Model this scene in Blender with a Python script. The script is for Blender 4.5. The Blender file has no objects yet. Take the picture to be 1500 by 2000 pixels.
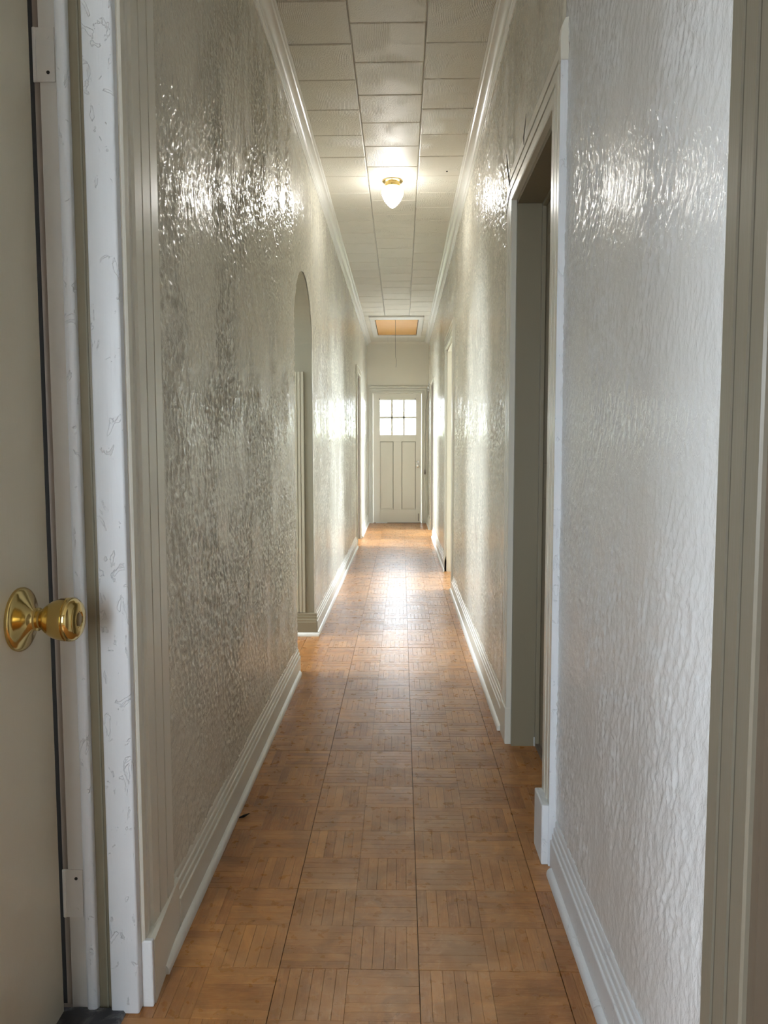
import bpy, bmesh, math, random
from mathutils import Vector, Matrix
import numpy as np
random.seed(7)
S = bpy.context.scene
COL = S.collection

# ------------------------------------------------------------------ camera
FPX, PIT, YAW, ROL = 1499.3, 0.0793, -0.0228, -0.0015
H, CEIL = 1.125, 2.792
cp, sp, cy, sy = math.cos(PIT), math.sin(PIT), math.cos(YAW), math.sin(YAW)
F = Vector((sy*cp, cy*cp, -sp)); R = Vector((cy, -sy, 0)); U = R.cross(F)
c_, s_ = math.cos(ROL), math.sin(ROL)
R2 = c_*R + s_*U; U2 = -s_*R + c_*U
cd = bpy.data.cameras.new('camera'); cam = bpy.data.objects.new('camera', cd); COL.objects.link(cam)
M = Matrix((R2, U2, -F)).transposed().to_4x4(); M.translation = (0, 0, H); cam.matrix_world = M
cd.sensor_fit = 'VERTICAL'; cd.sensor_height = 24; cd.lens = FPX/2000*24; cd.clip_start = .02
S.camera = cam

# ------------------------------------------------------------------ sky and exposure
SKY = 7.0
w = bpy.data.worlds.new('sky'); S.world = w; w.use_nodes = True
bg = w.node_tree.nodes['Background']; bg.inputs[0].default_value = (.80, .90, 1.0, 1); bg.inputs[1].default_value = SKY
S.view_settings.view_transform = 'Standard'; S.view_settings.look = 'None'
S.view_settings.gamma = 1; S.view_settings.use_curve_mapping = False
S.view_settings.exposure = 2.07
LAMP = 18.0      # radiance of the lit glass shade

def portal(x0, x1, y0, y1, z0, z1, d):
    l = bpy.data.lights.new('window_portal', 'AREA'); l.shape = 'RECTANGLE'
    o = bpy.data.objects.new('window_portal', l); COL.objects.link(o)
    d = Vector(d); o.rotation_euler = d.to_track_quat('-Z', 'Z').to_euler()
    o.location = ((x0+x1)/2, (y0+y1)/2, (z0+z1)/2)
    l.size = max(x1-x0, y1-y0); l.size_y = z1-z0
    l.cycles.is_portal = True
# windows of the room behind the camera and the lights of the far door
W1 = (-.50, .12, .85, 1.95)      # on the left wall of the near room: y0 y1 z0 z1
W2 = (-1.45, -.70, .65, 2.25)     # on its back wall: x0 x1 z0 z1
XNL, YNB = -2.6, -1.8             # near room: left and back wall
portal(XNL-.05, XNL-.05, W1[0], W1[1], W1[2], W1[3], (1, 0, 0))
portal(W2[0], W2[1], YNB-.05, YNB-.05, W2[2], W2[3], (0, 1, 0))
RW = (.35, 2.55)                  # sill and head height of the side room windows
WR = [(6.9, 8.2), (9.1, 11.4)]    # windows of the room on the right (y0 y1), x = XRR
WPA = (3.5, 4.55, .9, 2.35)         # unseen passage window, added to light the hall through the arch
WLF = [(8.5, 11.2)]               # window of the room on the left
XRR, XLR = 3.0, -3.0
for a_, b__ in WR: portal(XRR+.05, XRR+.05, a_, b__, RW[0], RW[1], (-1, 0, 0))
for a_, b__ in WLF: portal(XLR-.05, XLR-.05, a_, b__, RW[0], RW[1], (1, 0, 0))
portal(-2.85, -2.85, *WPA, (1, 0, 0))
portal(-.333, .221, 12.03, 12.03, 1.375, 1.911, (0, -1, 0))

# ------------------------------------------------------------------ materials
def node(nt, t, **k):
    n = nt.nodes.new(t)
    for a, b in k.items():
        if a in n.inputs: n.inputs[a].default_value = b
        else: setattr(n, a, b)
    return n
def mat(name, col, rough=.5, metal=0, spec=.5):
    m = bpy.data.materials.new(name); m.use_nodes = True
    b = m.node_tree.nodes['Principled BSDF']
    b.inputs['Base Color'].default_value = (*col, 1); b.inputs['Roughness'].default_value = rough
    b.inputs['Metallic'].default_value = metal; b.inputs['Specular IOR Level'].default_value = spec
    return m, m.node_tree, b
def mth(nt, op, a, b=None, c=None):
    n = nt.nodes.new('ShaderNodeMath'); n.operation = op
    for i, v in enumerate((a, b, c)):
        if v is None: continue
        if isinstance(v, (int, float)): n.inputs[i].default_value = v
        else: nt.links.new(v, n.inputs[i])
    return n.outputs[0]
def coords(nt, sc=(1, 1, 1)):
    t = nt.nodes.new('ShaderNodeTexCoord'); mp = nt.nodes.new('ShaderNodeMapping')
    mp.inputs['Scale'].default_value = sc; nt.links.new(t.outputs['Object'], mp.inputs[0]); return mp.outputs[0]
def noise(nt, vec, scale, detail=2, rough=.5, dist=0):
    n = node(nt, 'ShaderNodeTexNoise', Scale=scale, Detail=detail, Roughness=rough, Distortion=dist)
    nt.links.new(vec, n.inputs['Vector']); return n.outputs['Fac']
def smooth(nt, v, a, b):
    n = nt.nodes.new('ShaderNodeMapRange'); n.interpolation_type = 'SMOOTHSTEP'
    nt.links.new(v, n.inputs[0]); n.inputs[1].default_value = a; n.inputs[2].default_value = b; return n.outputs[0]
def bump(nt, b, h, dist, strength=1):
    n = nt.nodes.new('ShaderNodeBump'); n.inputs['Distance'].default_value = dist; n.inputs['Strength'].default_value = strength
    nt.links.new(h, n.inputs['Height']); nt.links.new(n.outputs[0], b.inputs['Normal'])
def mixc(nt, f, a, b):
    n = nt.nodes.new('ShaderNodeMix'); n.data_type = 'RGBA'
    nt.links.new(f, n.inputs[0])
    for i, v in ((6, a), (7, b)):
        if isinstance(v, tuple): n.inputs[i].default_value = (*v, 1)
        else: nt.links.new(v, n.inputs[i])
    return n.outputs[2]

def plaster(name, col, rough):
    m, nt, b = mat(name, col, rough)
    h = noise(nt, coords(nt, (1, 1, .6)), 110, 3, .55, .8)
    bump(nt, b, smooth(nt, h, .35, .65), .0005)
    return m

CREAM = (.60, .58, .50)
M_wall = plaster('glossy_textured_plaster', (.72, .69, .585), .13)
M_wallr = plaster('white_textured_plaster', (.74, .755, .76), .18)
def paint(name, col, rough=.35, amp=.0006, vert=True):
    m, nt, b = mat(name, col, rough)
    v = coords(nt, (1, 1, .06) if vert else (1, 1, 1))
    h = noise(nt, v, 180 if vert else 60, 2)
    h2 = noise(nt, coords(nt), 14, 2)
    bump(nt, b, mth(nt, 'ADD', mth(nt, 'MULTIPLY', h, .5), mth(nt, 'MULTIPLY', h2, 1.2)), amp)
    return m
M_trim = paint('cream_gloss_trim', (.72, .70, .61), .30, .0003)
M_crown = paint('cream_crown_paint', (.78, .77, .72), .28, .0006, False)
M_white = paint('white_old_paint', (.74, .77, .80), .42, .0010)
nt_ = M_white.node_tree; b_m = [n for n in nt_.nodes if n.type == 'BUMP'][0]; h0 = b_m.inputs['Height'].links[0].from_socket
chips = smooth(nt_, noise(nt_, coords(nt_, (1, 1, .55)), 26, 4, .6, 1.6), .60, .64)      # flaked layers of old paint
nt_.links.new(mth(nt_, 'ADD', h0, mth(nt_, 'MULTIPLY', chips, -1.6)), b_m.inputs['Height'])
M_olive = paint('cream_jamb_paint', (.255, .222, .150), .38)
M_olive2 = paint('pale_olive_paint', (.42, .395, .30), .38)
M_groove = paint('dark_groove_paint', (.085, .075, .055), .6)
M_dcream = paint('shade_darkened_cream', (.20, .178, .134), .35)  # cream darkened in the colour, in place of shade on the right casing
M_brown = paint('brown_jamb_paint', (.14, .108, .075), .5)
M_leaf = paint('cream_door_paint', (.74, .68, .53), .30, .0008)
M_fdoor = paint('far_door_paint', (.80, .77, .68), .36, .0005)
M_flat = paint('smooth_wall_paint', (.82, .785, .68), .5, .0006, False)
M_rail = paint('neutral_wall_paint', (.66, .65, .62), .6, .0008, False)
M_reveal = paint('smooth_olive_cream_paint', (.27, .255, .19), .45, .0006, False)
M_dark = mat('dark_gap', (.012, .011, .010), .8)[0]
M_crack = mat('dark_crack', (.06, .05, .04), .8)[0]
M_cord = mat('grey_cord', (.22, .20, .17), .7)[0]
M_wood = mat('bare_brown_wood', (.21, .165, .13), .6)[0]
M_chip = paint('chipped_white_paint', (.72, .73, .73), .5, .004, False)
M_brass = mat('polished_brass', (.64, .48, .19), .14, 1)[0]
M_brassd = mat('dark_lock_brass', (.28, .19, .08), .35, 1)[0]
M_chrome = mat('bright_metal', (.85, .85, .82), .2, 1)[0]
m, nt, b = mat('plywood', (.62, .33, .14), .5)
f_ = noise(nt, coords(nt, (1.5, 9, 1)), 3, 4, .6, 1.5)
nt.links.new(mixc(nt, f_, (.80, .46, .15), (.66, .33, .08)), b.inputs['Base Color']); M_ply = m
m, nt, b = mat('dark_slate', (.06, .06, .065), .45)
f_ = smooth(nt, noise(nt, coords(nt), 14, 4, .6, 1), .45, .7)
nt.links.new(mixc(nt, f_, (.035, .035, .04), (.22, .22, .22)), b.inputs['Base Color'])
bump(nt, b, f_, .003); M_slate = m
m, nt, b = mat('grass', (.10, .22, .04), .8)
nt.links.new(mixc(nt, noise(nt, coords(nt), 3, 4), (.08, .17, .03), (.20, .30, .06)), b.inputs['Base Color']); M_grass = m
M_yard = mat('pale_paving', (.42, .41, .38), .8)[0]
m, nt, b = mat('hedge_leaves', (.2, .25, .06), .7)
nt.links.new(mixc(nt, noise(nt, coords(nt), 5, 4), (.14, .22, .05), (.30, .30, .10)), b.inputs['Base Color']); M_hedge = m
# opal lamp glass
m, nt, b = mat('lit_opal_glass', (1, 1, 1), .25)
b.inputs['Emission Color'].default_value = (1, .985, .955, 1); sx = nt.nodes.new('ShaderNodeSeparateXYZ'); nt.links.new(coords(nt), sx.inputs[0])
# the bulb hangs in the lower half: the neck and shoulder of the glass glow less
gr = smooth(nt, sx.outputs[2], CEIL-.045, CEIL-.100)
nt.links.new(mth(nt, 'MULTIPLY', mth(nt, 'MULTIPLY_ADD', gr, .86, .14), LAMP), b.inputs['Emission Strength']); M_globe = m
# window glass
m = bpy.data.materials.new('clear_glass'); m.use_nodes = True; nt = m.node_tree; nt.nodes.clear()
o_ = nt.nodes.new('ShaderNodeOutputMaterial'); mx = nt.nodes.new('ShaderNodeMixShader'); fr = node(nt, 'ShaderNodeFresnel', IOR=1.45)
tr = nt.nodes.new('ShaderNodeBsdfTransparent'); gl = node(nt, 'ShaderNodeBsdfGlossy', Roughness=.02)
nt.links.new(fr.outputs[0], mx.inputs[0]); nt.links.new(tr.outputs[0], mx.inputs[1]); nt.links.new(gl.outputs[0], mx.inputs[2])
nt.links.new(mx.outputs[0], o_.inputs[0]); M_glass = m
# ceiling tile: pressed fibre with combed ripple swirls
m, nt, b = mat('embossed_ceiling_tile', (.74, .705, .61), .44)
v = coords(nt)
big = noise(nt, v, 5, 2, .5, .5)
wv = node(nt, 'ShaderNodeTexWave', Scale=46, Distortion=22, Detail=2); wv.inputs['Detail Scale'].default_value = .12
nt.links.new(v, wv.inputs['Vector'])
pt = smooth(nt, big, .44, .62)
h = mth(nt, 'ADD', mth(nt, 'MULTIPLY', wv.outputs['Fac'], pt), mth(nt, 'MULTIPLY', noise(nt, v, 150, 3, .65), 1.8))
bump(nt, b, h, .0013); M_ctile = m
# parquet: per finger colour from a face attribute, grain and wear from noise
m, nt, b = mat('worn_oak_parquet', (.4, .2, .08), .3)
at = nt.nodes.new('ShaderNodeAttribute'); at.attribute_name = 'rnd'; at.attribute_type = 'GEOMETRY'
sepc = nt.nodes.new('ShaderNodeSeparateColor'); nt.links.new(at.outputs['Color'], sepc.inputs[0])
r1, r2 = sepc.outputs[0], sepc.outputs[1]     # r1 shade, r2 grain direction
tc = nt.nodes.new('ShaderNodeTexCoord')
ma = nt.nodes.new('ShaderNodeMapping'); ma.inputs['Scale'].default_value = (16, 190, 1)
mb = nt.nodes.new('ShaderNodeMapping'); mb.inputs['Scale'].default_value = (190, 16, 1)
nt.links.new(tc.outputs['Object'], ma.inputs[0]); nt.links.new(tc.outputs['Object'], mb.inputs[0])
ga = noise(nt, ma.outputs[0], 1, 4, .6, 1.2); gb = noise(nt, mb.outputs[0], 1, 4, .6, 1.2)
mg = nt.nodes.new('ShaderNodeMix'); nt.links.new(r2, mg.inputs[0]); nt.links.new(ga, mg.inputs[2]); nt.links.new(gb, mg.inputs[3])
grain = mg.outputs[0]
c1 = mixc(nt, r1, (.31, .107, .021), (.58, .255, .068))
c2 = mixc(nt, mth(nt, 'MULTIPLY', smooth(nt, grain, .38, .75), .50), c1, (.60, .33, .12))
c3n = nt.nodes.new('ShaderNodeMix'); c3n.data_type = 'RGBA'; c3n.blend_type = 'MULTIPLY'
wear = smooth(nt, noise(nt, coords(nt), 7, 4, .55, .4), .45, .68)
sx = nt.nodes.new('ShaderNodeSeparateXYZ'); nt.links.new(coords(nt), sx.inputs[0])
lane = smooth(nt, mth(nt, 'ABSOLUTE', mth(nt, 'ADD', sx.outputs[0], -.03)), .40, .12)      # the trodden middle of the hall
wx = mth(nt, 'MULTIPLY', mth(nt, 'MULTIPLY_ADD', wear, .40, .28), mth(nt, 'MULTIPLY_ADD', lane, .8, .2))
c3 = mixc(nt, wx, c2, (.50, .31, .17))
spots = smooth(nt, noise(nt, coords(nt), 22, 3, .6, .6), .66, .72)
c4 = mixc(nt, mth(nt, 'MULTIPLY', spots, .45), c3, (.13, .06, .025))
blot = mth(nt, 'MULTIPLY_ADD', smooth(nt, noise(nt, coords(nt), 9, 4, .60, 1.0), .36, .64), .26, .83)
scuff = mth(nt, 'MULTIPLY', smooth(nt, noise(nt, coords(nt), 30, 3, .6, 2.0), .56, .72), mth(nt, 'MULTIPLY_ADD', lane, .22, .08))
c5 = mixc(nt, scuff, c4, (.62, .42, .25))
vm = nt.nodes.new('ShaderNodeVectorMath'); vm.operation = 'SCALE'; nt.links.new(c5, vm.inputs[0]); nt.links.new(blot, vm.inputs['Scale'])
nt.links.new(vm.outputs[0], b.inputs['Base Color'])
rg = mth(nt, 'MULTIPLY_ADD', noise(nt, coords(nt), 30, 3), .20, .20); nt.links.new(rg, b.inputs['Roughness'])
bump(nt, b, mth(nt, 'ADD', grain, mth(nt, 'MULTIPLY', noise(nt, coords(nt), 12, 2), 2.0)), .0003); M_floor = m

# ------------------------------------------------------------------ helpers
def mesh(name, verts, faces, m, parent=None, smooth_=False):
    me = bpy.data.meshes.new(name); me.from_pydata([tuple(v) for v in verts], [], faces); me.materials.append(m); me.update()
    bm = bmesh.new(); bm.from_mesh(me); bmesh.ops.recalc_face_normals(bm, faces=bm.faces); bm.to_mesh(me); bm.free()
    if smooth_:
        for p in me.polygons: p.use_smooth = True
    o = bpy.data.objects.new(name, me); COL.objects.link(o)
    if parent: o.parent = parent
    return o
def tag(o, label, cat=None, kind=None, group=None):
    o['label'] = label
    if cat: o['category'] = cat
    if kind: o['kind'] = kind
    if group: o['group'] = group
    return o
def empty(name, loc=(0, 0, 0)):
    o = bpy.data.objects.new(name, None); COL.objects.link(o); o.empty_display_size = .1
    return o     # origin kept at the world's zero so that parts stay in world coordinates
class MB:
    def __init__(s): s.v = []; s.f = []
    def add(s, v, f):
        n = len(s.v); s.v += [tuple(p) for p in v]; s.f += [tuple(i+n for i in q) for q in f]; return s
    def box(s, x0, x1, y0, y1, z0, z1, b=0):
        if b == 0:
            v = [(x, y, z) for x in (x0, x1) for y in (y0, y1) for z in (z0, z1)]
            return s.add(v, [(0, 1, 3, 2), (4, 6, 7, 5), (0, 4, 5, 1), (2, 3, 7, 6), (0, 2, 6, 4), (1, 5, 7, 3)])
        bm = bmesh.new(); bmesh.ops.create_cube(bm, size=1)
        for q in bm.verts: q.co = Vector(((x0+x1)/2+q.co.x*(x1-x0), (y0+y1)/2+q.co.y*(y1-y0), (z0+z1)/2+q.co.z*(z1-z0)))
        bmesh.ops.bevel(bm, geom=bm.edges[:], offset=b, segments=2, affect='EDGES', profile=.5)
        bm.verts.ensure_lookup_table()
        s.add([q.co[:] for q in bm.verts], [tuple(q.index for q in fc.verts) for fc in bm.faces]); bm.free(); return s
    def prism(s, rings):      # stations of equal closed profiles
        n = len(rings[0]); v = [p for r in rings for p in r]; f = []
        for k in range(len(rings)-1):
            for i in range(n):
                j = (i+1) % n; f.append((k*n+i, k*n+j, (k+1)*n+j, (k+1)*n+i))
        f.append(tuple(range(n-1, -1, -1))); f.append(tuple((len(rings)-1)*n+i for i in range(n)))
        return s.add(v, f)
    def tube(s, pts, r, n=8):
        rings = []
        pts = [Vector(p) for p in pts]
        for i, p in enumerate(pts):
            t = (pts[min(i+1, len(pts)-1)]-pts[max(i-1, 0)]).normalized()
            a = t.cross(Vector((0, .3, 1) if abs(t.z) < .9 else (1, 0, 0))).normalized(); bb = t.cross(a)
            rr = r[i] if isinstance(r, (list, tuple)) else r
            rings.append([p+rr*(math.cos(2*math.pi*k/n)*a+math.sin(2*math.pi*k/n)*bb) for k in range(n)])
        return s.prism(rings)
    def lathe(s, o, ax, prof, n=40):   # prof: (distance along ax, radius)
        ax = Vector(ax).normalized(); a = ax.cross(Vector((0, 1, 0))).normalized(); bb = ax.cross(a); o = Vector(o)
        return s.prism([[o+ax*d+max(r, 1e-4)*(math.cos(2*math.pi*k/n)*a+math.sin(2*math.pi*k/n)*bb) for k in range(n)] for d, r in prof])
    def build(s, name, m, parent=None, sm=False):
        return mesh(name, s.v, s.f, m, parent, sm)
def autosmooth(o, ang=.6):
    bm = bmesh.new(); bm.from_mesh(o.data)
    for e in bm.edges:
        if len(e.link_faces) == 2 and e.calc_face_angle(0) > ang: e.smooth = False
    for fc in bm.faces: fc.smooth = True
    bm.to_mesh(o.data); bm.free(); return o

XL, XR, YE = -.535, .42, 11.95
DEP = .13                       # wall thickness at the openings
ARCH = (3.85, 4.62, 1.74, 2.085)   # y0 y1 spring top
D1 = (2.13, 2.885, 2.035)
D2 = (6.20, 7.14, 2.045)
D3 = (10.06, 10.90, 2.045)
D4 = (9.05, 9.83, 2.06)
DN = (-.02, .868, 2.06)         # dark-cased door beside the camera

# ------------------------------------------------------------------ walls
def side_wall(name, X, sgn, y0, y1, items, m, label):
    mb = MB(); X2 = X+sgn*DEP; y = y0
    for it in items:
        if y < it[0]: mb.box(min(X, X2), max(X, X2), y, it[0], 0, CEIL)
        if len(it) == 3: mb.box(min(X, X2), max(X, X2), it[0], it[1], it[2], CEIL)
        else:
            a0, a1, zs, zt = it; n = 48; cyy = (a0+a1)/2; hw = (a1-a0)/2
            pts = [(cyy-hw*math.cos(math.pi*i/n), zs+(zt-zs)*math.sin(math.pi*i/n)) for i in range(n+1)]
            for i in range(n):
                (p, zp), (q, zq) = pts[i], pts[i+1]
                mb.prism([[(x, p, zp), (x, p, CEIL), (x, q, CEIL), (x, q, zq)] for x in (X, X2)])
        y = it[1]
    mb.box(min(X, X2), max(X, X2), y, y1, 0, CEIL)
    return tag(mb.build(name, m), label, 'wall', 'structure')
wall_left = side_wall('wall_left', XL, -1, 1.475, YE, [ARCH, D4], M_reveal, 'long glossy cream stucco wall on the left, with the arched opening')
wall_right = side_wall('wall_right', XR, 1, D1[0]-.06, YE, [D1, D2, D3], M_reveal, 'long glossy cream stucco wall on the right, beyond the first door')
wall_rn = tag(MB().box(XR, XR+DEP, DN[1], D1[0]-.0601, 0, CEIL).build('wall_right_near', M_wallr), 'white daylit stucco wall nearest the camera on the right', 'wall', 'structure')
# end wall with the hole for the door
mb = MB(); mb.box(-1.0, -.444, YE, YE+.14, 0, CEIL).box(.314, 1.0, YE, YE+.14, 0, CEIL).box(-.444, .314, YE, YE+.14, 2.014, CEIL)
tag(mb.build('wall_end', M_flat), 'plain smooth cream end wall above and around the far door', 'wall', 'structure')
# corner boards softening the end corners
# near room shell
mb = MB()
mb.box(XNL-.1, XNL, YNB, W1[0], 0, CEIL).box(XNL-.1, XNL, W1[1], 1.62, 0, CEIL).box(XNL-.1, XNL, W1[0], W1[1], 0, W1[2]).box(XNL-.1, XNL, W1[0], W1[1], W1[3], CEIL)
tag(mb.build('wall_near_left', M_rail), 'plain left wall of the room behind the camera, with a window', 'wall', 'structure')
mb = MB()
mb.box(XNL-.1, W2[0], YNB-.1, YNB, 0, CEIL).box(W2[1], XR+DEP, YNB-.1, YNB, 0, CEIL).box(W2[0], W2[1], YNB-.1, YNB, 0, W2[2]).box(W2[0], W2[1], YNB-.1, YNB, W2[3], CEIL)
tag(mb.build('wall_back', M_rail), 'plain back wall of the room behind the camera, with a window', 'wall', 'structure')
tag(MB().box(XNL, -.705, 1.50, 1.62, 0, CEIL).build('wall_near_front', M_rail), 'plain wall of the near room behind the open door leaf', 'wall', 'structure')
mb = MB(); mb.box(XR, XR+DEP, YNB, DN[0], 0, CEIL).box(XR, XR+DEP, DN[0], DN[1], DN[2], CEIL)
tag(mb.build('wall_near_right', M_rail), 'plain right wall of the near room beside the camera', 'wall', 'structure')
# side rooms that give daylight to the hall through their open doorways
def room(name, X0, X1, y0, y1, wins, side):
    mb = MB()
    mb.box(X0, X1, y0-.1, y0, 0, CEIL).box(X0, X1, y1, y1+.1, 0, CEIL)
    xa, xb = (X1, X1+.1) if side > 0 else (X0-.1, X0); y = y0
    for a, b_ in wins:
        mb.box(xa, xb, y, a, 0, CEIL).box(xa, xb, a, b_, 0, RW[0]).box(xa, xb, a, b_, RW[1], CEIL); y = b_
    mb.box(xa, xb, y, y1, 0, CEIL)
    mb.box(X0-.1, X1+.1, y0-.1, y1+.1, CEIL, CEIL+.06)
    mb.box(X0-.1, X1+.1, y0-.1, y1+.1, -.06, -.001)
    return mb.build(name, M_rail)
tag(room('wall_side_room_right', XR+DEP+.001, XRR, 5.6, 11.8, WR, 1), 'plain daylit room behind the second and third doorways on the right', 'wall', 'structure')
tag(room('wall_side_room_left', XLR, XL-DEP-.001, 8.2, 11.8, WLF, -1), 'plain daylit room behind the far doorway on the left', 'wall', 'structure')
# passage behind the arch
mb = MB(); mb.box(-2.9, -2.8, 2.98, WPA[0], 0, CEIL).box(-2.9, -2.8, WPA[1], 4.75, 0, CEIL).box(-2.9, -2.8, WPA[0], WPA[1], 0, WPA[2]).box(-2.9, -2.8, WPA[0], WPA[1], WPA[3], CEIL)
tag(mb.build('wall_passage_back', M_flat), 'plain back wall of the side passage inside the arch', 'wall', 'structure')
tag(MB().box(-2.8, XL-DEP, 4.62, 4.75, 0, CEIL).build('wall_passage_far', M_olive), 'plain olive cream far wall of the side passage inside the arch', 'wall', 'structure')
tag(MB().box(-2.8, XL-DEP, 2.98, 3.08, 0, CEIL).build('wall_passage_near', M_flat), 'plain near wall of the side passage inside the arch', 'wall', 'structure')

# hand-trowelled relief of the stucco: real geometry on the wall faces
def perlin(x, y, seed):
    xi = np.floor(x).astype(np.int64); yi = np.floor(y).astype(np.int64); xf = x-xi; yf = y-yi
    def g(ix, iy, dx, dy):
        h = (ix*374761393+iy*668265263+seed*974711) & 0xffffffff
        h = ((h ^ (h >> 13))*1274126177) & 0xffffffff; h = h ^ (h >> 16)
        a = (h & 0xffff)/65536.0*2*np.pi
        return np.cos(a)*dx+np.sin(a)*dy
    u = xf*xf*xf*(xf*(xf*6-15)+10); v = yf*yf*yf*(yf*(yf*6-15)+10)
    a = g(xi, yi, xf, yf); b_ = g(xi+1, yi, xf-1, yf); c = g(xi, yi+1, xf, yf-1); d = g(xi+1, yi+1, xf-1, yf-1)
    return (a*(1-u)+b_*u)*(1-v)+(c*(1-u)+d*u)*v
def sst(x, a, b_):
    t = np.clip((x-a)/(b_-a), 0, 1); return t*t*(3-2*t)
def stucco(y, z, seed, tilt):
    u = y+tilt*z; wz = z
    u = u+.022*perlin(y*9, z*6, seed+1)+.05*perlin(y*2.5, z*2, seed+2)
    wz = wz+.03*perlin(y*7, z*7, seed+3)
    n1 = perlin(u*36, wz*14, seed+4); n2 = perlin(u*66, wz*33, seed+5); n3 = perlin(u*84+9, wz*74, seed+6)
    strokes = sst(1-np.abs(n1)*3.0, 0, 1)*.75+sst(1-np.abs(n2)*2.8, 0, 1)*.5
    blobs = sst(n3, .05, .40)*.60
    pat = .34+.66*sst(perlin(y*3.2, z*2.1, seed+7)+.35*perlin(y*8, z*6, seed+8), -.28, .22)
    return (strokes+blobs)*pat+.55*perlin(y*11, z*9, seed+9)
def relief(parent, X, s, ys, z0f, z1, dz, amp, m, seed, tilt=0.0):
    nz = int((z1-min(z0f(y) for y in ys))/dz); Y = np.array(ys)[:, None]; t = np.linspace(0, 1, nz+1)[None, :]
    Z0 = np.array([z0f(y) for y in ys])[:, None]; Z = Z0+(z1-Z0)*t; Y = np.broadcast_to(Y, Z.shape)
    h = stucco(Y, Z, seed, tilt)*amp
    ed = sst(np.minimum(Y-ys[0], ys[-1]-Y), 0, .02)
    W = .0012+(h+amp*.5)*ed
    V = np.stack([X+s*W, Y, Z], -1).reshape(-1, 3)
    ny = len(ys); i = np.arange((ny-1)*nz); r = i//nz; c = i % nz; a = r*(nz+1)+c
    Q = np.stack([a, a+1, a+nz+2, a+nz+1], -1)
    if s < 0: Q = Q[:, ::-1]
    me = bpy.data.meshes.new('plaster'); me.vertices.add(len(V)); me.vertices.foreach_set('co', V.astype(np.float32).ravel())
    me.loops.add(Q.size); me.loops.foreach_set('vertex_index', Q.astype(np.int32).ravel())
    me.polygons.add(len(Q)); me.polygons.foreach_set('loop_start', np.arange(0, Q.size, 4, dtype=np.int32))
    me.polygons.foreach_set('use_smooth', np.ones(len(Q), bool)); me.update(calc_edges=True); me.materials.append(m)
    o = bpy.data.objects.new('plaster', me); COL.objects.link(o); o.parent = parent; return o
def span(a, b_, st):
    n = max(2, int((b_-a)/st)); return [a+(b_-a)*i/n for i in range(n+1)]
ZT0 = CEIL-.05
relief(wall_left, XL, 1, span(1.66, ARCH[0], .0055), lambda y: .135, ZT0, .0040, .0042, M_wall, 11)
def archz(y):
    a0, a1, zs, zt = ARCH; c = (y-(a0+a1)/2)/((a1-a0)/2); return zs+(zt-zs)*math.sqrt(max(0, 1-c*c))
relief(wall_left, XL, 1, span(ARCH[0], ARCH[1], .008), archz, ZT0, .008, .0026, M_wall, 11)
relief(wall_left, XL, 1, span(ARCH[1], D4[0]-.03, .012), lambda y: .135, ZT0, .0080, .0040, M_wall, 11)
relief(wall_left, XL, 1, span(D4[0]-.03, D4[1]+.03, .02), lambda y: D4[2]+.03, ZT0, .015, .003, M_wall, 11)
relief(wall_left, XL, 1, span(D4[1]+.03, YE, .02), lambda y: .135, ZT0, .012, .003, M_wall, 11)
relief(wall_rn, XR, -1, span(.99, D1[0]-.075, .0042), lambda y: .135, ZT0, .0046, .0026, M_wallr, 23, .35)
relief(wall_right, XR, -1, span(D1[0]-.073, D1[1]+.05, .007), lambda y: D1[2]+.06, ZT0, .006, .0034, M_wall, 23)
relief(wall_right, XR, -1, span(D1[1]+.05, D2[0]-.05, .009), lambda y: .135, ZT0, .0060, .0042, M_wall, 23)
relief(wall_right, XR, -1, span(D2[0]-.05, D2[1]+.02, .014), lambda y: D2[2]+.03, ZT0, .010, .003, M_wall, 23)
relief(wall_right, XR, -1, span(D2[1]+.02, D3[0]-.02, .016), lambda y: .135, ZT0, .009, .0032, M_wall, 23)
relief(wall_right, XR, -1, span(D3[0]-.02, D3[1]+.02, .02), lambda y: D3[2]+.02, ZT0, .015, .003, M_wall, 23)
relief(wall_right, XR, -1, span(D3[1]+.02, YE, .02), lambda y: .135, ZT0, .015, .003, M_wall, 23)

# ------------------------------------------------------------------ floor
fl = tag(MB().box(-2.95, 1.0, -1.9, 12.1, -.06, -.0105).build('floor', M_wood), 'worn orange brown parquet floor laid in square blocks', 'floor', 'structure')
def finger_geo(x0, x1, y0, y1, g=.0002, c=.00035, zt=0.0, tx=0, ty=0):
    a = [(x0+g, y0+g), (x1-g, y0+g), (x1-g, y1-g), (x0+g, y1-g)]
    i_ = [(x0+g+c, y0+g+c), (x1-g-c, y0+g+c), (x1-g-c, y1-g-c), (x0+g+c, y1-g-c)]
    lo = [(x, y, -.009) for x, y in a]; e = [(x, y, zt-c*.8) for x, y in a]; t = [(x, y, zt) for x, y in i_]
    v = lo+e+t; f = [(8, 9, 10, 11)]
    for k in range(4):
        j = (k+1) % 4; f += [(k, j, 4+j, 4+k), (4+k, 4+j, 8+j, 8+k)]
    return v, f
def parquet(name, items, parent):     # items: (verts, faces, shade, dir)
    V = []; Fc = []; cols = []
    for v, f, s, d in items:
        n = len(V); V += v; Fc += [tuple(i+n for i in q) for q in f]; cols += [(s, d, 0, 1)]*len(f)
    o = mesh(name, V, Fc, M_floor, parent)
    ca = o.data.attributes.new('rnd', 'FLOAT_COLOR', 'FACE')
    for i, c in enumerate(cols): ca.data[i].color = c
    return o
T = .305; FX = .0378; FY = 1.5861
fingers = 0
cols_main = [(-3, FX-3*T), (-2, FX-2*T), (-1, FX-T), (0, FX), (1, FX+T)]
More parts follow.
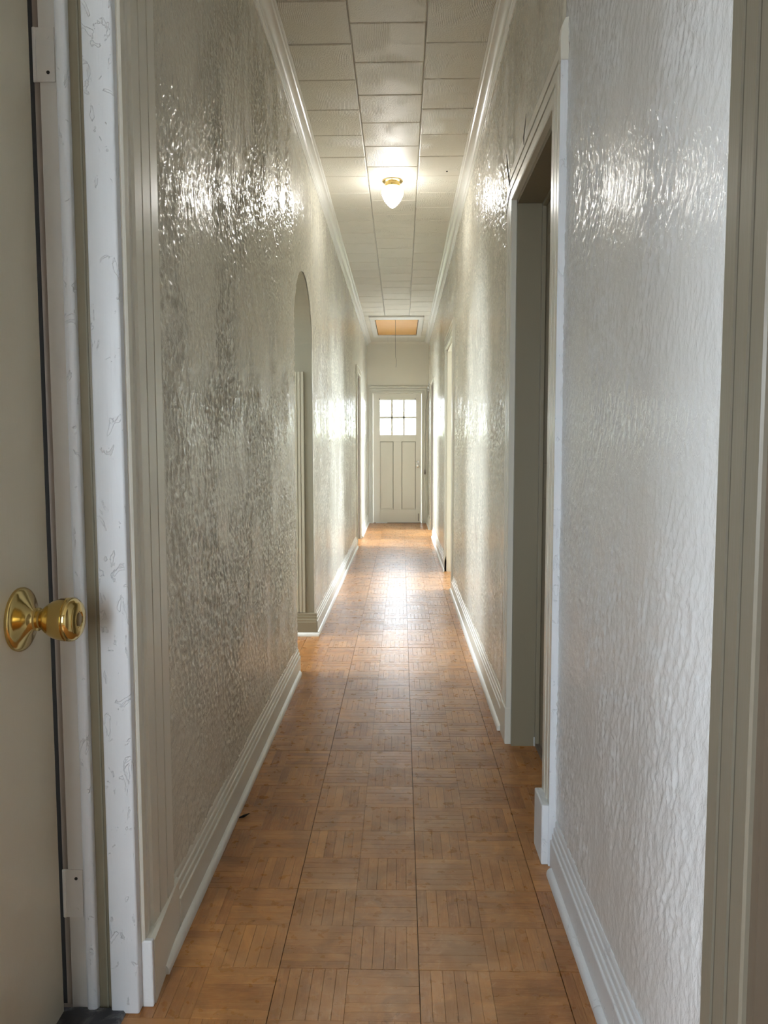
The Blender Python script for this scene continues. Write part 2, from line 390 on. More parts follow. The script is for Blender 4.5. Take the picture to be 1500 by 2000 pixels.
def floor_tile(x0, y0, cx0, cx1, cy0, cy1, want):
    """a parquet block of 2x2 squares of six fingers, clipped to cx, cy"""
    global fingers
    base = random.gauss(.5, .16); its = []
    q = T/2; n = 6; wd = q/n
    for a in range(2):
        for b_ in range(2):
            d = (a+b_) % 2
            dz = random.uniform(-.0003, .0003); sq = base+random.gauss(0, .10)
            for k in range(n):
                if d: X0, X1, Y0, Y1 = x0+a*q+k*wd, x0+a*q+(k+1)*wd, y0+b_*q, y0+(b_+1)*q
                else: X0, X1, Y0, Y1 = x0+a*q, x0+(a+1)*q, y0+b_*q+k*wd, y0+b_*q+(k+1)*wd
                X0, X1, Y0, Y1 = max(X0, cx0), min(X1, cx1), max(Y0, cy0), min(Y1, cy1)
                if X1-X0 < .003 or Y1-Y0 < .003: continue
                zt = dz+random.uniform(-.0003, .0002)
                ex = .0011   # the joint round the whole block is wider
                if abs(X0-x0) < 1e-6: X0 += ex
                if abs(Y0-y0) < 1e-6: Y0 += ex
                v, f = finger_geo(X0, X1, Y0, Y1, zt=zt)
                s = min(1, max(0, sq+random.gauss(0, .20)))
                its.append((v, f, s, float(d)))
    if not its: return
    if want and fingers+len(its) <= 300:
        e = empty('parquet_tile'); e.parent = fl
        for it in its: parquet('finger', [it], e); fingers += 1
    else:
        parquet('parquet_tile', its, fl)
rows = range(-11, 35)
order = sorted(rows, key=lambda k: (0 if k >= -1 else 1, k))
for k in order:
    y0 = FY+k*T
    cy1 = min(y0+T, YE+.02)
    if y0 >= YE: continue
    for j in range(-9, 3):
        x0 = FX+j*T
        lo, hi = (-.555, .545)
        if y0+T < 1.45: lo = XNL
        c0, c1 = max(x0, lo), min(x0+T, hi)
        # keep only what stands in a room, an opening or just under a wall
        if y0+T > 3.0 and y0 < 4.75: 
            c0 = max(x0, -2.8)
        if c1-c0 < .01: continue
        yy0, yy1 = y0, cy1
        if x0+T <= -.54 and y0 >= 1.4 and not (y0+T > 3.0 and y0 < 4.75): continue
        floor_tile(x0, y0, c0, c1, yy0, yy1, k >= -1 and x0 > -.6)
# dark stone sill at the foot of the left door frame
tag(MB().add([(-1.6, .6, .001), (-.556, .6, .001), (-.552, 1.449, .001), (-1.6, 1.449, .001), (-1.6, .6, .008), (-.558, .6, .008), (-.556, 1.449, .008), (-1.6, 1.449, .008)],
    [(0, 1, 2, 3), (4, 5, 6, 7), (0, 1, 5, 4), (1, 2, 6, 5), (2, 3, 7, 6), (3, 0, 4, 7)]).build('threshold', M_slate), 'dark chipped stone threshold at the foot of the left door frame', 'threshold')

# ------------------------------------------------------------------ ceiling
ce = tag(MB().box(-2.95, 1.0, -1.9, 12.1, CEIL+.008, CEIL+.06).build('ceiling', M_rail), 'cream ceiling of staggered square embossed tiles in three rows', 'ceiling', 'structure')
CX0, CX1 = -.2055, .098
HX = (-.405, .28, 9.66, 11.33)
def ctile(x0, x1, y0, y1):
    g = .0020; c = .0042; z = CEIL+random.uniform(-.0008, .0008); zt = CEIL+.008
    x0 += g; x1 -= g; y0 += g; y1 -= g
    v = [(x0, y0, zt), (x1, y0, zt), (x1, y1, zt), (x0, y1, zt), (x0, y0, z+c*.6), (x1, y0, z+c*.6), (x1, y1, z+c*.6), (x0, y1, z+c*.6),
         (x0+c, y0+c, z), (x1-c, y0+c, z), (x1-c, y1-c, z), (x0+c, y1-c, z)]
    f = [(8, 9, 10, 11)]
    for k in range(4):
        j = (k+1) % 4; f += [(k, j, 4+j, 4+k), (4+k, 4+j, 8+j, 8+k)]
    mesh('ceiling_tile', v, f, M_ctile, ce)
def crow(x0, x1, ph, xmin, xmax):
    k = -16
    while True:
        y0 = ph+k*T*.9985; k += 1; y1 = y0+T*.9985
        if y0 > YE: break
        a, b_ = max(y0, -1.8), min(y1, YE)
        if b_-a < .02: continue
        parts = [(x0, x1, a, b_)]
        if b_ > HX[2] and a < HX[3]:
            parts = []
            if a < HX[2]: parts.append((x0, x1, a, HX[2]))
            if b_ > HX[3]: parts.append((x0, x1, HX[3], b_))
            aa, bb = max(a, HX[2]), min(b_, HX[3])
            if x0 < HX[0]: parts.append((x0, min(x1, HX[0]), aa, bb))
            if x1 > HX[1]: parts.append((max(x0, HX[1]), x1, aa, bb))
        for p in parts:
            if p[1]-p[0] > .01 and p[3]-p[2] > .01: ctile(*p)
crow(CX0, CX1, 3.142, 0, 0)
crow(XL, CX0, 3.294, 0, 0); crow(CX1, XR, 3.294, 0, 0)

# ------------------------------------------------------------------ profiles
def yrun(name, X, s, prof, y0, y1, m, parent=None, sm=False, cut=(0, 0)):
    """prof (w out of the wall, z); s=+1: wall faces +x. cut = extra y per unit w at the two ends (mitre)"""
    mb = MB(); mb.prism([[(X+s*w_, y0+cut[0]*w_, z_) for w_, z_ in prof], [(X+s*w_, y1+cut[1]*w_, z_) for w_, z_ in prof]])
    o = mb.build(name, m, parent); return autosmooth(o, .5) if sm else o
BASE = [(0, 0), (.0215, 0), (.0215, .084), (.0205, .086), (.0170, .087), (.0170, .101), (.0160, .103), (.0125, .104), (.0125, .118), (.0115, .120), (.0085, .121), (.0085, .134), (.006, .139), (0, .140)]
SHOE = [(.0215, .0005), (.035, .0005), (.035, .008), (.0335, .014), (.030, .0185), (.026, .021), (.0215, .022)]
COVE = [(0, 0), (.069, 0), (.069, -.006), (.063, -.009), (.059, -.009), (.054, -.014)] + [(.022+.032*(1-math.sin(t*math.pi/12)), -.014-.022*(1-math.cos(t*math.pi/12))) for t in range(1, 6)] + [(.020, -.038), (.016, -.040), (.016, -.046), (.009, -.050), (.009, -.058), (0, -.060)]
def basebd(name, X, s, y0, y1, label, shoe=None, m=None):
    e = empty(name); tag(e, label, 'baseboard', 'structure')
    yrun('board', X, s, BASE, y0, y1, m or M_trim, e)
    a, b_ = shoe or (y0, y1)
    if b_ > a: 
        o = yrun('shoe_moulding', X, s, SHOE, a, b_, m or M_crown, e, True)
    return e
BL = basebd('baseboard_left', XL, 1, 1.70, ARCH[0]-.02, 'long stepped cream baseboard below the left wall, before the arch', (1.56, 3.78))
# plain block under the left door casing, with a chipped white end
mb = MB().prism([[(XL, 1.475, 0), (XL+.034, 1.475, 0), (XL+.034, 1.475, .135), (XL+.026, 1.475, .140), (XL, 1.475, .140)],
                 [(XL, 1.70, 0), (XL+.0185, 1.70, 0), (XL+.0185, 1.70, .135), (XL+.012, 1.70, .140), (XL, 1.70, .140)]])
mb.build('plinth', M_trim, BL)
MB().box(XL+.008, XL+.033, 1.462, 1.4752, 0, .141, .003).build('chipped_end', M_chip, BL)['label'] = 'chipped white end of the baseboard'
B2 = basebd('baseboard_left_middle', XL, 1, 4.62, D4[0]-.13, 'stepped cream baseboard on the left wall, from the arch to the far doorway', (4.62, 8.92))
# return of that baseboard into the arch
mb = MB(); mb.prism([[(x, 4.62-w_, z_) for w_, z_ in BASE] for x in (-.80, XL+.0185)]); mb.build('board', M_olive, B2)
mb = MB(); mb.prism([[(x, 4.62-w_, z_) for w_, z_ in SHOE] for x in (-.80, XL+.035)]); autosmooth(mb.build('shoe_moulding', M_crown, B2))
basebd('baseboard_left_far', XL, 1, D4[1]+.10, YE-.001, 'short cream baseboard on the left beside the end door', (9.93, YE-.02))
basebd('baseboard_right', XR, -1, 1.0+.001, 1.99, 'white stepped baseboard under the daylit wall at the near right', (1.0, 1.965), M_white)
basebd('baseboard_right_middle', XR, -1, D1[1]+.13, D2[0]-.13, 'long stepped cream baseboard on the right between the first and second doors', (D1[1]+.14, D2[0]-.06))
basebd('baseboard_right_far', XR, -1, D2[1]+.0, D3[0]-.05, 'cream baseboard on the right beyond the second doorway', (D2[1]-.05, D3[0]-.09))
basebd('baseboard_right_end', XR, -1, D3[1]+.02, YE-.001, 'shortest cream baseboard on the right beside the end door')
# crown mouldings
def crown(name, X, s, y0, y1, label, m=M_crown):
    o = yrun(name, X, s, [(a, CEIL+b_) for a, b_ in COVE], y0, y1, m, None, True); return tag(o, label, 'moulding', 'structure')
crown('trim_1', XL, 1, 1.475, YE, 'cream crown moulding along the top of the left wall')
crown('trim_2', XR, -1, .9, YE, 'cream crown moulding along the top of the right wall')
mb = MB(); mb.prism([[(x, YE-w_*.45, CEIL+z_*.55) for w_, z_ in COVE] for x in (XL, XR)])
tag(autosmooth(mb.build('trim_3', M_flat), .5), 'thin crown moulding across the top of the end wall', 'moulding', 'structure')

# ------------------------------------------------------------------ casings
# profile (u outward from the opening, w out of the wall)
CAS = [(0, 0), (0, .017), (.003, .020), (.034, .020), (.0350, .006), (.0425, .006), (.0435, .020), (.074, .020), (.0750, .006), (.0825, .006), (.0835, .020), (.1, .020), (.113, .020), (.115, .018), (.115, 0)]
def frame(to3, a, b_, zt, m, parent, prof=CAS, z0=0, sides='LHR', nm='casing'):
    """casing round an opening a..b_ (along the wall), top zt. to3(s, z, w) -> point"""
    out = []
    if 'L' in sides: out.append(MB().prism([[to3(a-u, z0, w_) for u, w_ in prof], [to3(a-u, zt+u, w_) for u, w_ in prof]]).build(nm, m, parent))
    if 'R' in sides: out.append(MB().prism([[to3(b_+u, z0, w_) for u, w_ in prof], [to3(b_+u, zt+u, w_) for u, w_ in prof]]).build(nm, m, parent))
    if 'H' in sides: out.append(MB().prism([[to3(a-u, zt+u, w_) for u, w_ in prof], [to3(b_+u, zt+u, w_) for u, w_ in prof]]).build('head_'+nm, m, parent))
    return out
toR = lambda s, z, w_: (XR-w_, s, z)
toL = lambda s, z, w_: (XL+w_, s, z)
toE = lambda s, z, w_: (s, YE-w_, z)
def jamb(X, s, D, m, parent, t=.018, d0=.0, d1=DEP):
    x0, x1 = sorted((X+s*d0, X+s*d1))
    MB().box(x0, x1, D[0], D[0]+t, 0, D[2]).build('jamb', m, parent)
    MB().box(x0, x1, D[1]-t, D[1], 0, D[2]).build('jamb', m, parent)
    MB().box(x0, x1, D[0], D[1], D[2]-t, D[2]).build('head_jamb', m, parent)
def leaf_x(X, s, y0, y1, z0, z1, m, parent, panels, t=.036):
    """door leaf facing -s in plane X, with raised-edge recessed panels"""
    lf = MB(); x0, x1 = sorted((X, X+s*t)); e = .010
    # stiles and rails leave real recesses
    ys = [y0, y1]; lf.box(min(X+s*e, X+s*t), max(X+s*e, X+s*t), y0, y1, z0, z1)
    px0, px1 = sorted((X, X+s*(e+.001)))
    prev = z0
    zz = sorted(set((p[2], p[3]) for p in panels))
    for (za, zb) in zz:
        lf.box(px0, px1, y0, y1, prev, za, .0015)
        row = sorted([p for p in panels if (p[2], p[3]) == (za, zb)]); yy = y0
        for p in row: lf.box(px0, px1, yy, p[0], za, zb, .0015); yy = p[1]
        lf.box(px0, px1, yy, y1, za, zb, .0015); prev = zb
    lf.box(px0, px1, y0, y1, prev, z1, .0015)
    L = lf.build('leaf', m, parent)
    for p in panels:
        b_ = .018; MB().box(*sorted((X+s*.005, X+s*(e+.002))), p[0]+b_, p[1]-b_, p[2]+b_, p[3]-b_, .003).build('panel', m, L)
    return L
def stops(X, s, D, parent, m, at):
    x0, x1 = sorted((X+s*at, X+s*(at+.0)))
    return

# first door on the right (door_1)
d = empty('door_1'); tag(d, 'first cream door on the right, closed in a deep grooved casing', 'door', 'structure')
cs = frame(toR, D1[0], D1[1], D1[2], M_trim, d)
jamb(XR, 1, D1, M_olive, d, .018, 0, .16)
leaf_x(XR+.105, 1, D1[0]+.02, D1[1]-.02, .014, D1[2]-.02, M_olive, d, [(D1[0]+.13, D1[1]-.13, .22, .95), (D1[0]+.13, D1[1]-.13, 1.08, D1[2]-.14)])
mb = MB().box(XR+.088, XR+.104, D1[1]-.030, D1[1]-.018, 0, D1[2]-.018, .002).box(XR+.088, XR+.104, D1[0]+.018, D1[1]-.018, D1[2]-.030, D1[2]-.018, .002)
mb.build('stop', M_olive, d)
mb = MB().box(XR-.0215, XR+.0, D1[0]-.117, D1[0]-.113, 0.0, D1[2]+.10); mb.build('lit_edge', M_white, d)['label'] = 'near casing edge with daylight painted on in white'  # white on this face stands for the blue daylight it catches
MB().box(XR-.040, XR, D1[0]-.112, D1[0]+.002, 0, .168, .004).build('plinth_block', M_white, d)['label'] = 'white plinth block at the near foot'
MB().box(XR-.024, XR, D1[1]-.002, D1[1]+.1305, 0, .142, .003).build('plinth_block', M_trim, d)
MB().box(XR+.09, XR+.135, D1[0]+.02, D1[1]-.02, 0, .0135).build('sill', M_wood, d)
MB().box(XR+.085, XR+.10, D1[1]-.022, D1[1]-.006, 0, .035, .002).build('chip', M_chip, d)
# horn block where the near casing meets the head
pr = [(0, .028), (.004, .034), (.010, .036), (.010, .0), (0, 0)]
MB().prism([[(XR-.022, y, 2.10), (XR-.024, y, 2.15), (XR-.021, y, 2.18), (XR-.012, y, 2.20), (XR, y, 2.203), (XR, y, 2.10)] for y in (D1[0]-.119, D1[0]-.095)]).build('horn', M_trim, d)
for pts, r in (([(XR-.0215, D1[1]+.135, 2.245), (XR-.0225, D1[1]+.10, 2.19), (XR-.0215, D1[1]+.065, 2.13), (XR-.0215, D1[1]+.035, 2.09)], [.0009, .0022, .0022, .0008]),
               ([(XR-.0215, D1[1]+.005, 2.075), (XR-.0225, D1[1]+.06, 2.06), (XR-.0215, D1[1]+.14, 2.01)], [.0012, .0018, .0006]),
               ([(XR-.0215, 2.56, 2.20), (XR-.0215, 2.58, 2.17), (XR-.0215, 2.61, 2.145), (XR-.0215, 2.60, 2.12)], [.0005, .0014, .0014, .0008])):
    MB().tube(pts, r, 6).build('crack', M_crack, d)
for pts, r in (([(XR-.001, D1[0]-.119, 2.24), (XR-.001, D1[0]-.1205, 2.20), (XR+.002, D1[0]-.119, 2.165)], [.0008, .0028, .001]),
               ([(XR-.003, D1[0]-.119, 2.15), (XR-.001, D1[0]-.1205, 2.13), (XR-.002, D1[0]-.119, 2.105)], [.0006, .0020, .0006])):
    MB().tube(pts, r, 6).build('crack', M_crack, d)

# other side doors
def side_door(name, X, s, to3, D, label, closed=True, cas=CAS, lm=M_olive, at=.09):
    d = empty(name); tag(d, label, 'door', 'structure')
    frame(to3, D[0], D[1], D[2], M_trim, d, cas)
    jamb(X, s, D, lm, d, .018, 0, .16)
    MB().box(*sorted((X, X+s*.16)), D[0], D[1], -.0095, -.0002).build('sill', M_floor, d)
    return d
CAS2 = [(u*.75, w_*1.2) for u, w_ in CAS]
side_door('door_2', XR, 1, toR, D2, 'second doorway on the right, cream casing and open jamb', lm=M_leaf)
CAS3 = [(u*.35, w_) for u, w_ in CAS]
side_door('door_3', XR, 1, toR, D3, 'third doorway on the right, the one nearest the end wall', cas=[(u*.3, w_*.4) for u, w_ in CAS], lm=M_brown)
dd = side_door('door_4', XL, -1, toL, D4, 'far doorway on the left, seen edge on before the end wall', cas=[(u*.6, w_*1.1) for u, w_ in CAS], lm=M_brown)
# door beside the camera; shade is painted into its casing and jamb
d = empty('door_5'); tag(d, 'doorway at the right edge with a grooved cream casing, shade put into its paint', 'door', 'structure')
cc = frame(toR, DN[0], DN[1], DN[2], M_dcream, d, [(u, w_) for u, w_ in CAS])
for u0, u1 in ((.0352, .0423), (.0752, .0823)):  # dark strips nearly filling the casing grooves
    MB().box(XR-.0175, XR-.006, DN[1]+u0, DN[1]+u1, 0, DN[2]+u0).build('groove', M_groove, d)['label'] = 'dark strip filling a groove of the darkened casing'
jamb(XR, 1, DN, M_brown, d, .018, -.012, .16)
MB().box(XR+.045, XR+.06, DN[1]-.030, DN[1]-.018, 0, DN[2]-.02, .002).build('stop', M_brown, d)
leaf_x(XR+.062, 1, DN[0]+.02, DN[1]-.02, .012, DN[2]-.02, M_brown, d, [(DN[0]+.13, DN[1]-.13, .22, .95), (DN[0]+.13, DN[1]-.13, 1.08, DN[2]-.14)])

# ------------------------------------------------------------------ door and frame at the left edge (door_6)
d6 = empty('door_6'); tag(d6, 'open cream door at the left edge with brass knob and old white frame', 'door', 'structure')
# frame built up of upright boards: (x0, x1, yfront)
ZT = 2.12
def post(nm, x0, x1, yf, m, bev=.003, yb=1.62, lab=None):
    o = MB().box(x0, x1, yf, yb, 0, ZT, bev).build(nm, m, d6)
    if lab: o['label'] = lab
    return autosmooth(o, .9)
post('gap_shade', -.705, -.6815, 1.470, M_dark, .001)  # black board painted as the shade inside the gap beside the leaf
post('rabbet', -.6814, -.664, 1.468, M_wood, .001)
J = post('jamb', -.6642, -.6315, 1.452, M_rail, .002)
post('bead', -.6315, -.610, 1.443, M_white, .006, lab='narrow rounded white strip of the frame')
post('recess', -.6102, -.5815, 1.458, M_olive, .001, lab='narrow olive cream strip of the frame')
MB().box(-.5945, -.591, 1.4555, 1.4582, 0, ZT, .001).build('recess_line', M_reveal, d6)
post('board', -.5815, -.5245, 1.442, M_white, .004, lab='wide chipped white board of the frame')
# casing on the hall side of the frame, facing the hall
LC = [(0, 0), (0, .012), (.004, .017), (.020, .018), (.040, .012), (.046, .010), (.052, .012), (.054, .020), (.093, .020), (.094, .010), (.099, .010), (.100, .020), (.145, .020), (.146, .010), (.151, .010), (.152, .020), (.200, .018), (.204, .008), (.204, 0)]
MB().prism([[(-.530+w_*.75, 1.462+u, z) for u, w_ in LC] for z in (.138, ZT)]).build('casing', M_trim, d6)
MB().box(-.56, XL-.0005, 1.46, 1.475, 0, ZT).build('backing', M_trim, d6)
# wall above the frame is a piece of the left wall
tag(MB().box(-.70, XL-.001, 1.455, 1.62, ZT, CEIL).build('wall_left_over_frame', M_wall), 'piece of stucco wall above the white door frame at the left', 'wall', 'structure')
# leaf
LF = MB().box(-.712, -.675, .70, 1.440, .006, 2.04, .0025).build('leaf', M_leaf, d6); autosmooth(LF, .9)
kn = MB().lathe((-.675, 1.325, .829), (1, 0, 0), [(0, .0565), (.004, .0570), (.007, .0555), (.0095, .0515), (.011, .047), (.0155, .036), (.021, .0255), (.026, .0205), (.031, .0185)], 56)
K = autosmooth(kn.build('rosette', M_brass, LF), .9)
kn = MB().lathe((-.675, 1.325, .829), (1, 0, 0), [(.029, .014), (.030, .0205), (.034, .0205), (.0345, .0165), (.040, .0170), (.046, .0225), (.053, .0285), (.062, .0335), (.073, .0370), (.083, .0385), (.086, .0385), (.0865, .0375), (.088, .0378), (.090, .0392), (.095, .0390), (.100, .0360), (.1035, .0310), (.1042, .0300), (.1050, .0305), (.1065, .0270), (.1065, .0150), (.1045, .0135), (.1045, .0125)], 56)
autosmooth(kn.build('knob', M_brass, LF), .5)
autosmooth(MB().lathe((-.675, 1.325, .829), (1, 0, 0), [(.103, .0125), (.1056, .0120), (.1060, .0100), (.1060, .0)], 32).build('keyhole', M_brassd, LF), .5)
for (za, zb, nm) in ((1.800, 1.896, 'upper'), (.198, .296, 'lower')):
    hg = MB().box(-.6745, -.634, 1.4495, 1.4525, za, zb, .0006).build('hinge', M_rail, d6)
    hg['label'] = nm+' painted-over hinge plate'
    MB().tube([(-.6700, 1.449, za+.001), (-.6700, 1.449, zb-.001)], .0030, 12).build('knuckle', M_rail, hg)
    for k, zc in enumerate((.17, .82)):
        o = MB().lathe((-.6465, 1.4493, za+(zb-za)*zc), (0, -1, .0001), [(0, .0032), (.0006, .0032)], 14).build('screw_hole', M_dark if (k == 0) == (nm == 'upper') else M_rail, hg)

# ------------------------------------------------------------------ end door (door_7)
d7 = empty('door_7'); tag(d7, 'white end door with six small panes above two tall panels', 'door', 'structure')
ECL = [(u*.55, w_) for u, w_ in CAS]; ECR = [(u*.82, w_) for u, w_ in CAS]; ECH = [(u*.90, w_) for u, w_ in CAS]
MB().prism([[toE(-.444-u, 0, w_) for u, w_ in ECL], [toE(-.444-u, 2.014+u*1.5, w_) for u, w_ in ECL]]).build('casing', M_trim, d7)
MB().prism([[toE(.314+u, 0, w_) for u, w_ in ECR], [toE(.314+u, 2.014+u*1.1, w_) for u, w_ in ECR]]).build('casing', M_trim, d7)
MB().prism([[toE(-.444-u*.6, 2.014+u, w_) for u, w_ in ECH], [toE(.314+u*.9, 2.014+u, w_) for u, w_ in ECH]]).build('head_casing', M_trim, d7)
MB().tube([toE(-.510, 2.085, .012), toE(-.50, 2.108, .014), toE(-.47, 2.118, .014), toE(.36, 2.118, .014), toE(.395, 2.108, .014), toE(.405, 2.09, .012)], .005, 8).build('head_bead', M_flat, d7)
MB().box(-.462, -.440, YE, YE+.10, 0, 2.02).build('jamb', M_flat, d7); MB().box(.311, .33, YE, YE+.10, 0, 2.02).build('jamb', M_flat, d7)
MB().box(-.445, .315, YE, YE+.10, 2.010, 2.03).build('head_jamb', M_flat, d7)
YD = YE+.022; th = .040
wx0, wx1, wz0, wz1 = -.333, .221, 1.375, 1.911
pa = [(-.338, -.125, .212, 1.272), (.002, .2205, .212, 1.272)]
dx0, dx1, dz0, dz1 = -.438, .309, .0075, 2.008
mb = MB()
mb.box(dx0, wx0, YD, YD+th, dz0, dz1, .0015).box(wx1, dx1, YD, YD+th, dz0, dz1, .0015)           # stiles
mb.box(wx0, wx1, YD, YD+th, wz1, dz1, .0015).box(wx0, wx1, YD, YD+th, 1.272, wz0, .0015).box(wx0, wx1, YD, YD+th, dz0, .212, .0015)
mb.box(pa[0][1], pa[1][0], YD, YD+th, .212, 1.272, .0015)
L7 = mb.build('leaf', M_fdoor, d7)
for p in pa:
    MB().box(p[0]-.01, p[1]+.01, YD+.0305, YD+.038, p[2]-.01, p[3]+.01).build('panel_shade_back', M_reveal, L7)  # darker backing paints a shadow line round each panel
    MB().box(p[0]+.008, p[1]-.008, YD+.022, YD+.030, p[2]+.008, p[3]-.008, .003).build('panel', M_fdoor, L7)
    MB().box(p[0]+.004, p[1]-.004, YD+.006, YD+.023, p[2]+.001, p[2]+.020, .003).build('panel_moulding', M_fdoor, L7)
pw, ph = (wx1-wx0)/3, (wz1-wz0)/2
for i in range(3):
    for j in range(2):
        MB().box(wx0+i*pw, wx0+(i+1)*pw, YD+.018, YD+.022, wz0+j*ph, wz0+(j+1)*ph).build('pane', M_glass, L7)
for i in (1, 2): MB().box(wx0+i*pw-.014, wx0+i*pw+.014, YD+.006, YD+.034, wz0, wz1, .002).build('muntin', M_fdoor, L7)
MB().box(wx0, wx1, YD+.006, YD+.034, wz0+ph-.014, wz0+ph+.014, .002).build('muntin', M_fdoor, L7)
autosmooth(MB().lathe((.254, YD, .892), (0, -1, .0001), [(0, .026), (.006, .026), (.010, .012), (.03, .010), (.036, .020), (.05, .026), (.06, .022), (.064, .0)], 24).build('knob', M_chrome, L7), .9)
autosmooth(MB().lathe((.254, YD, .955), (0, -1, .0001), [(0, .022), (.010, .021), (.012, .0)], 24).build('deadbolt', M_chrome, L7), .9)
MB().box(.262, .274, YD-.010, YD, .03, .15, .002).build('foot_bolt', M_cord, L7)
MB().box(-.462, -.452, YE-.004, YE+.02, 1.60, 1.71, .002).build('hinge', M_flat, d7); MB().box(-.462, -.452, YE-.004, YE+.02, .14, .27, .002).build('hinge', M_cord, d7)
for x in (-.340, .211): autosmooth(MB().lathe((x, YD, 1.924), (0, -1, .0001), [(0, .009), (.012, .009), (.014, .004), (.020, .004), (.020, 0)], 12).build('rod_bracket', M_cord, L7), .9)
MB().tube([(-.340, YD-.017, 1.924), (.211, YD-.017, 1.924)], .0022, 6).build('curtain_rod', M_flat, L7)
MB().box(dx0, dx1, YE-.01, YE+.12, -.0095, .006, .002).build('sill', M_wood, d7)
# pale strip under the left part of the door
MB().box(-.40, -.22, YE-.013, YE-.004, .0003, .012, .002).build('sweep', M_chip, d7)

# ------------------------------------------------------------------ arch casing inside the passage
t = tag(MB().prism([[(-.585-u*.5, 4.62-w_*.4, z) for u, w_ in CAS] for z in (.142, 1.596)]).build('trim_4', M_olive2), 'grooved upright casing board inside the arched opening', 'moulding', 'structure')

# ------------------------------------------------------------------ attic hatch
h = empty('attic_hatch'); tag(h, 'orange plywood attic hatch framed in the ceiling near the end', 'hatch')
hx0, hx1, hy0, hy1 = HX; px0, px1, py0, py1 = -.338, .216, 9.84, 11.20
z0, z1 = CEIL-.020, CEIL+.006
MB().box(hx0, hx1, hy0, py0, z0, z1, .003).build('frame_board', M_crown, h); MB().box(hx0, hx1, py1, hy1, z0, z1, .003).build('frame_board', M_crown, h)
MB().box(hx0, px0, py0, py1, z0, z1, .003).build('frame_board', M_crown, h); MB().box(px1, hx1, py0, py1, z0, z1, .003).build('frame_board', M_crown, h)
MB().box(px0-.02, px1+.02, py0-.02, py1+.02, CEIL-.002, CEIL+.0075).build('dark_gap', M_dark, h)  # dark sheet painted as the shade in the gap round the panel
MB().box(px0+.007, px1-.007, py0+.007, py1-.016, CEIL-.006, CEIL-.0021, .001).build('panel', M_ply, h)
cx = -.078
pts = [(cx, 9.885, CEIL-.004), (cx, 9.885, 2.6), (cx+.001, 9.885, 2.45), (cx+.002, 9.883, 2.33), (cx+.004, 9.882, 2.312), (cx+.009, 9.882, 2.29), (cx+.011, 9.882, 2.25), (cx+.007, 9.882, 2.20), (cx+.006, 9.882, 2.185)]
tag(MB().tube(pts, [.0022]*7+[.0026, .0018], 6).build('pull_cord', M_cord), 'thin pull cord hanging down from the plywood attic hatch', 'cord')

# ------------------------------------------------------------------ ceiling light
lx, ly = -.056, 4.90
L = empty('ceiling_light'); tag(L, 'lit white acorn glass ceiling light on a brass fitter', 'light')
n = 12
cn = MB().lathe((lx, ly, CEIL-.0005), (0, 0, -1), [(0, .044), (.001, .064), (.006, .064), (.012, .052), (.016, .049), (.034, .047), (.036, .050), (.038, .046), (.038, .02)], 12)
cn.build('fitter', M_brass, L)
for k in range(3):
    a = k*2.094+.4
    MB().tube([(lx+.047*math.cos(a), ly+.047*math.sin(a), CEIL-.028), (lx+.058*math.cos(a), ly+.058*math.sin(a), CEIL-.028)], .003, 8).build('thumb_screw', M_brass, L)
g = MB().lathe((lx, ly, CEIL), (0, 0, -1), [(.034, .040), (.038, .044), (.041, .052), (.047, .0605), (.056, .066), (.066, .0685), (.078, .067), (.095, .0615), (.112, .053), (.128, .043), (.142, .032), (.153, .021), (.161, .010), (.165, .0)], 40)
autosmooth(g.build('glass_shade', M_globe, L), 1.2)

# ------------------------------------------------------------------ small things
pts = [(.400, 11.90, 2.10), (.392, 11.90, 2.05), (.40, 11.905, 2.0), (.372, 11.90, 1.72), (.372, 11.90, 1.55), (.366, 11.90, 1.35), (.372, 11.90, 1.15), (.362, 11.90, .90), (.362, 11.90, .84)]
e = empty('bell_cord'); tag(e, 'thin hanging cord with a small tassel beside the end door', 'cord')
MB().tube(pts, .0032, 6).build('cord', M_cord, e)
autosmooth(MB().lathe((.362, 11.90, .85), (0, 0, -1), [(0, .003), (.02, .008), (.06, .014), (.085, .013), (.09, 0)], 12).build('tassel', M_cord, e), .9)
mb = MB(); 
for i, (a, b_, c2) in enumerate(((.410, 2.12, .010), (.402, 2.075, .013), (.408, 2.03, .009))): mb.lathe((a, 11.62, b_-.02), (0, 0, 1), [(0, 0), (.008, c2*.8), (.02, c2), (.034, c2*.7), (.042, 0)], 12)
tag(autosmooth(mb.build('plaster_lump', M_chip), 1), 'lumpy white patch of filler at the upper right of the end wall', 'filler')
tag(MB().tube([(-.497, 2.262, .0045), (-.485, 2.272, .005), (-.472, 2.292, .004)], [.002, .0042, .0012], 6).build('debris', M_dark), 'small dark scrap on the floor beside the left baseboard', 'debris')
tag(autosmooth(MB().lathe((.271, 4.743, CEIL-.0002), (0, 0, -1), [(0, .006), (.003, .005), (.004, 0)], 12).build('ceiling_pinhole', M_dark), 1), 'tiny dark hook in the ceiling right of the lamp', 'pinhole')  # dark disc stands in for a small black hole

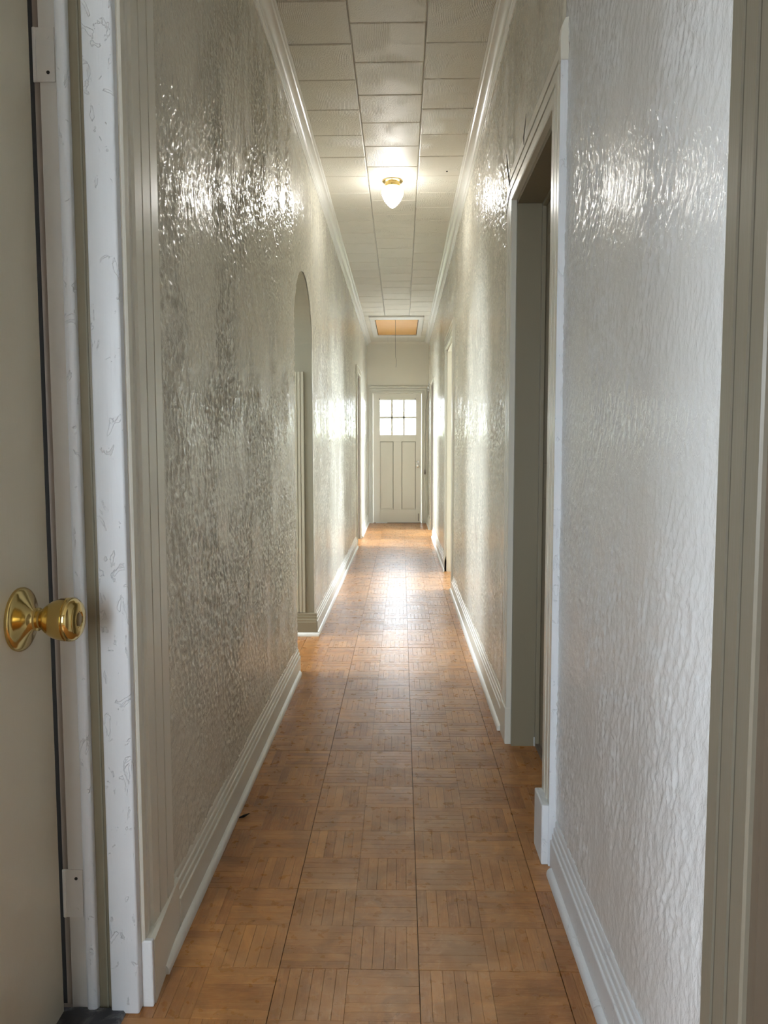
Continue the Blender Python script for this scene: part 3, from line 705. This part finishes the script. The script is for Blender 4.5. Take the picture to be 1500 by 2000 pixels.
# ------------------------------------------------------------------ windows of the near room
def win(name, fx, W, label):
    e = empty(name); tag(e, label, 'window', 'structure')
    (u0, u1, z0, z1) = W; t = .045
    f = fx
    f(u0, u0+t, z0, z1).build('frame', M_white, e); f(u1-t, u1, z0, z1).build('frame', M_white, e)
    f(u0, u1, z0, z0+t).build('frame', M_white, e); f(u0, u1, z1-t, z1).build('frame', M_white, e); f(u0, u1, (z0+z1)/2-.02, (z0+z1)/2+.02).build('rail', M_white, e)
win('window_1', lambda a, b_, c, d_: MB().box(XNL-.08, XNL-.03, a, b_, c, d_), W1, 'white sash window in the left wall behind the camera')
win('window_2', lambda a, b_, c, d_: MB().box(a, b_, YNB-.08, YNB-.03, c, d_), W2, 'white sash window in the back wall behind the camera')
# ------------------------------------------------------------------ outdoors beyond the end door
tag(MB().box(-40, 40, -40, 90, -.9, -.4).build('yard', M_yard), 'pale paved yard around the house, outside the doors', 'yard', 'structure')
hb = empty('added_house'); tag(hb, 'added pale house wall dimming the sky beyond the end door', 'house')  # made-up house, lowers the brightness behind the end door panes
MB().box(-16, 16, 27, 33, -.9, 2.5).build('wall', mat('pale_siding', (.62, .62, .58), .8)[0], hb)
MB().prism([[(x, 26.4, 2.45), (x, 33.6, 2.45), (x, 30, 3.5)] for x in (-16.5, 16.5)]).build('roof', mat('grey_shingle', (.2, .19, .18), .8)[0], hb)
for i, (x, lab) in enumerate(((-1.25, 'rounded yellow green bush outdoors, seen low through the left panes of the end door'), (.95, 'rounded yellow green bush outdoors, seen low through the right panes of the end door'))):
    bm = bmesh.new(); bmesh.ops.create_icosphere(bm, subdivisions=4, radius=1)
    for v in bm.verts:
        r = 1+.10*math.sin(7*v.co.x+i)*math.sin(6*v.co.z+2*i)+random.uniform(-.06, .06)
        v.co = Vector((v.co.x*.98*r+x, v.co.y*.9*r+20.5, v.co.z*1.35*r+.42))
    me = bpy.data.meshes.new('bush'); bm.to_mesh(me); bm.free(); me.materials.append(M_hedge)
    o = bpy.data.objects.new('bush', me); COL.objects.link(o); tag(o, lab, 'bush', group='bushes beyond the end door')
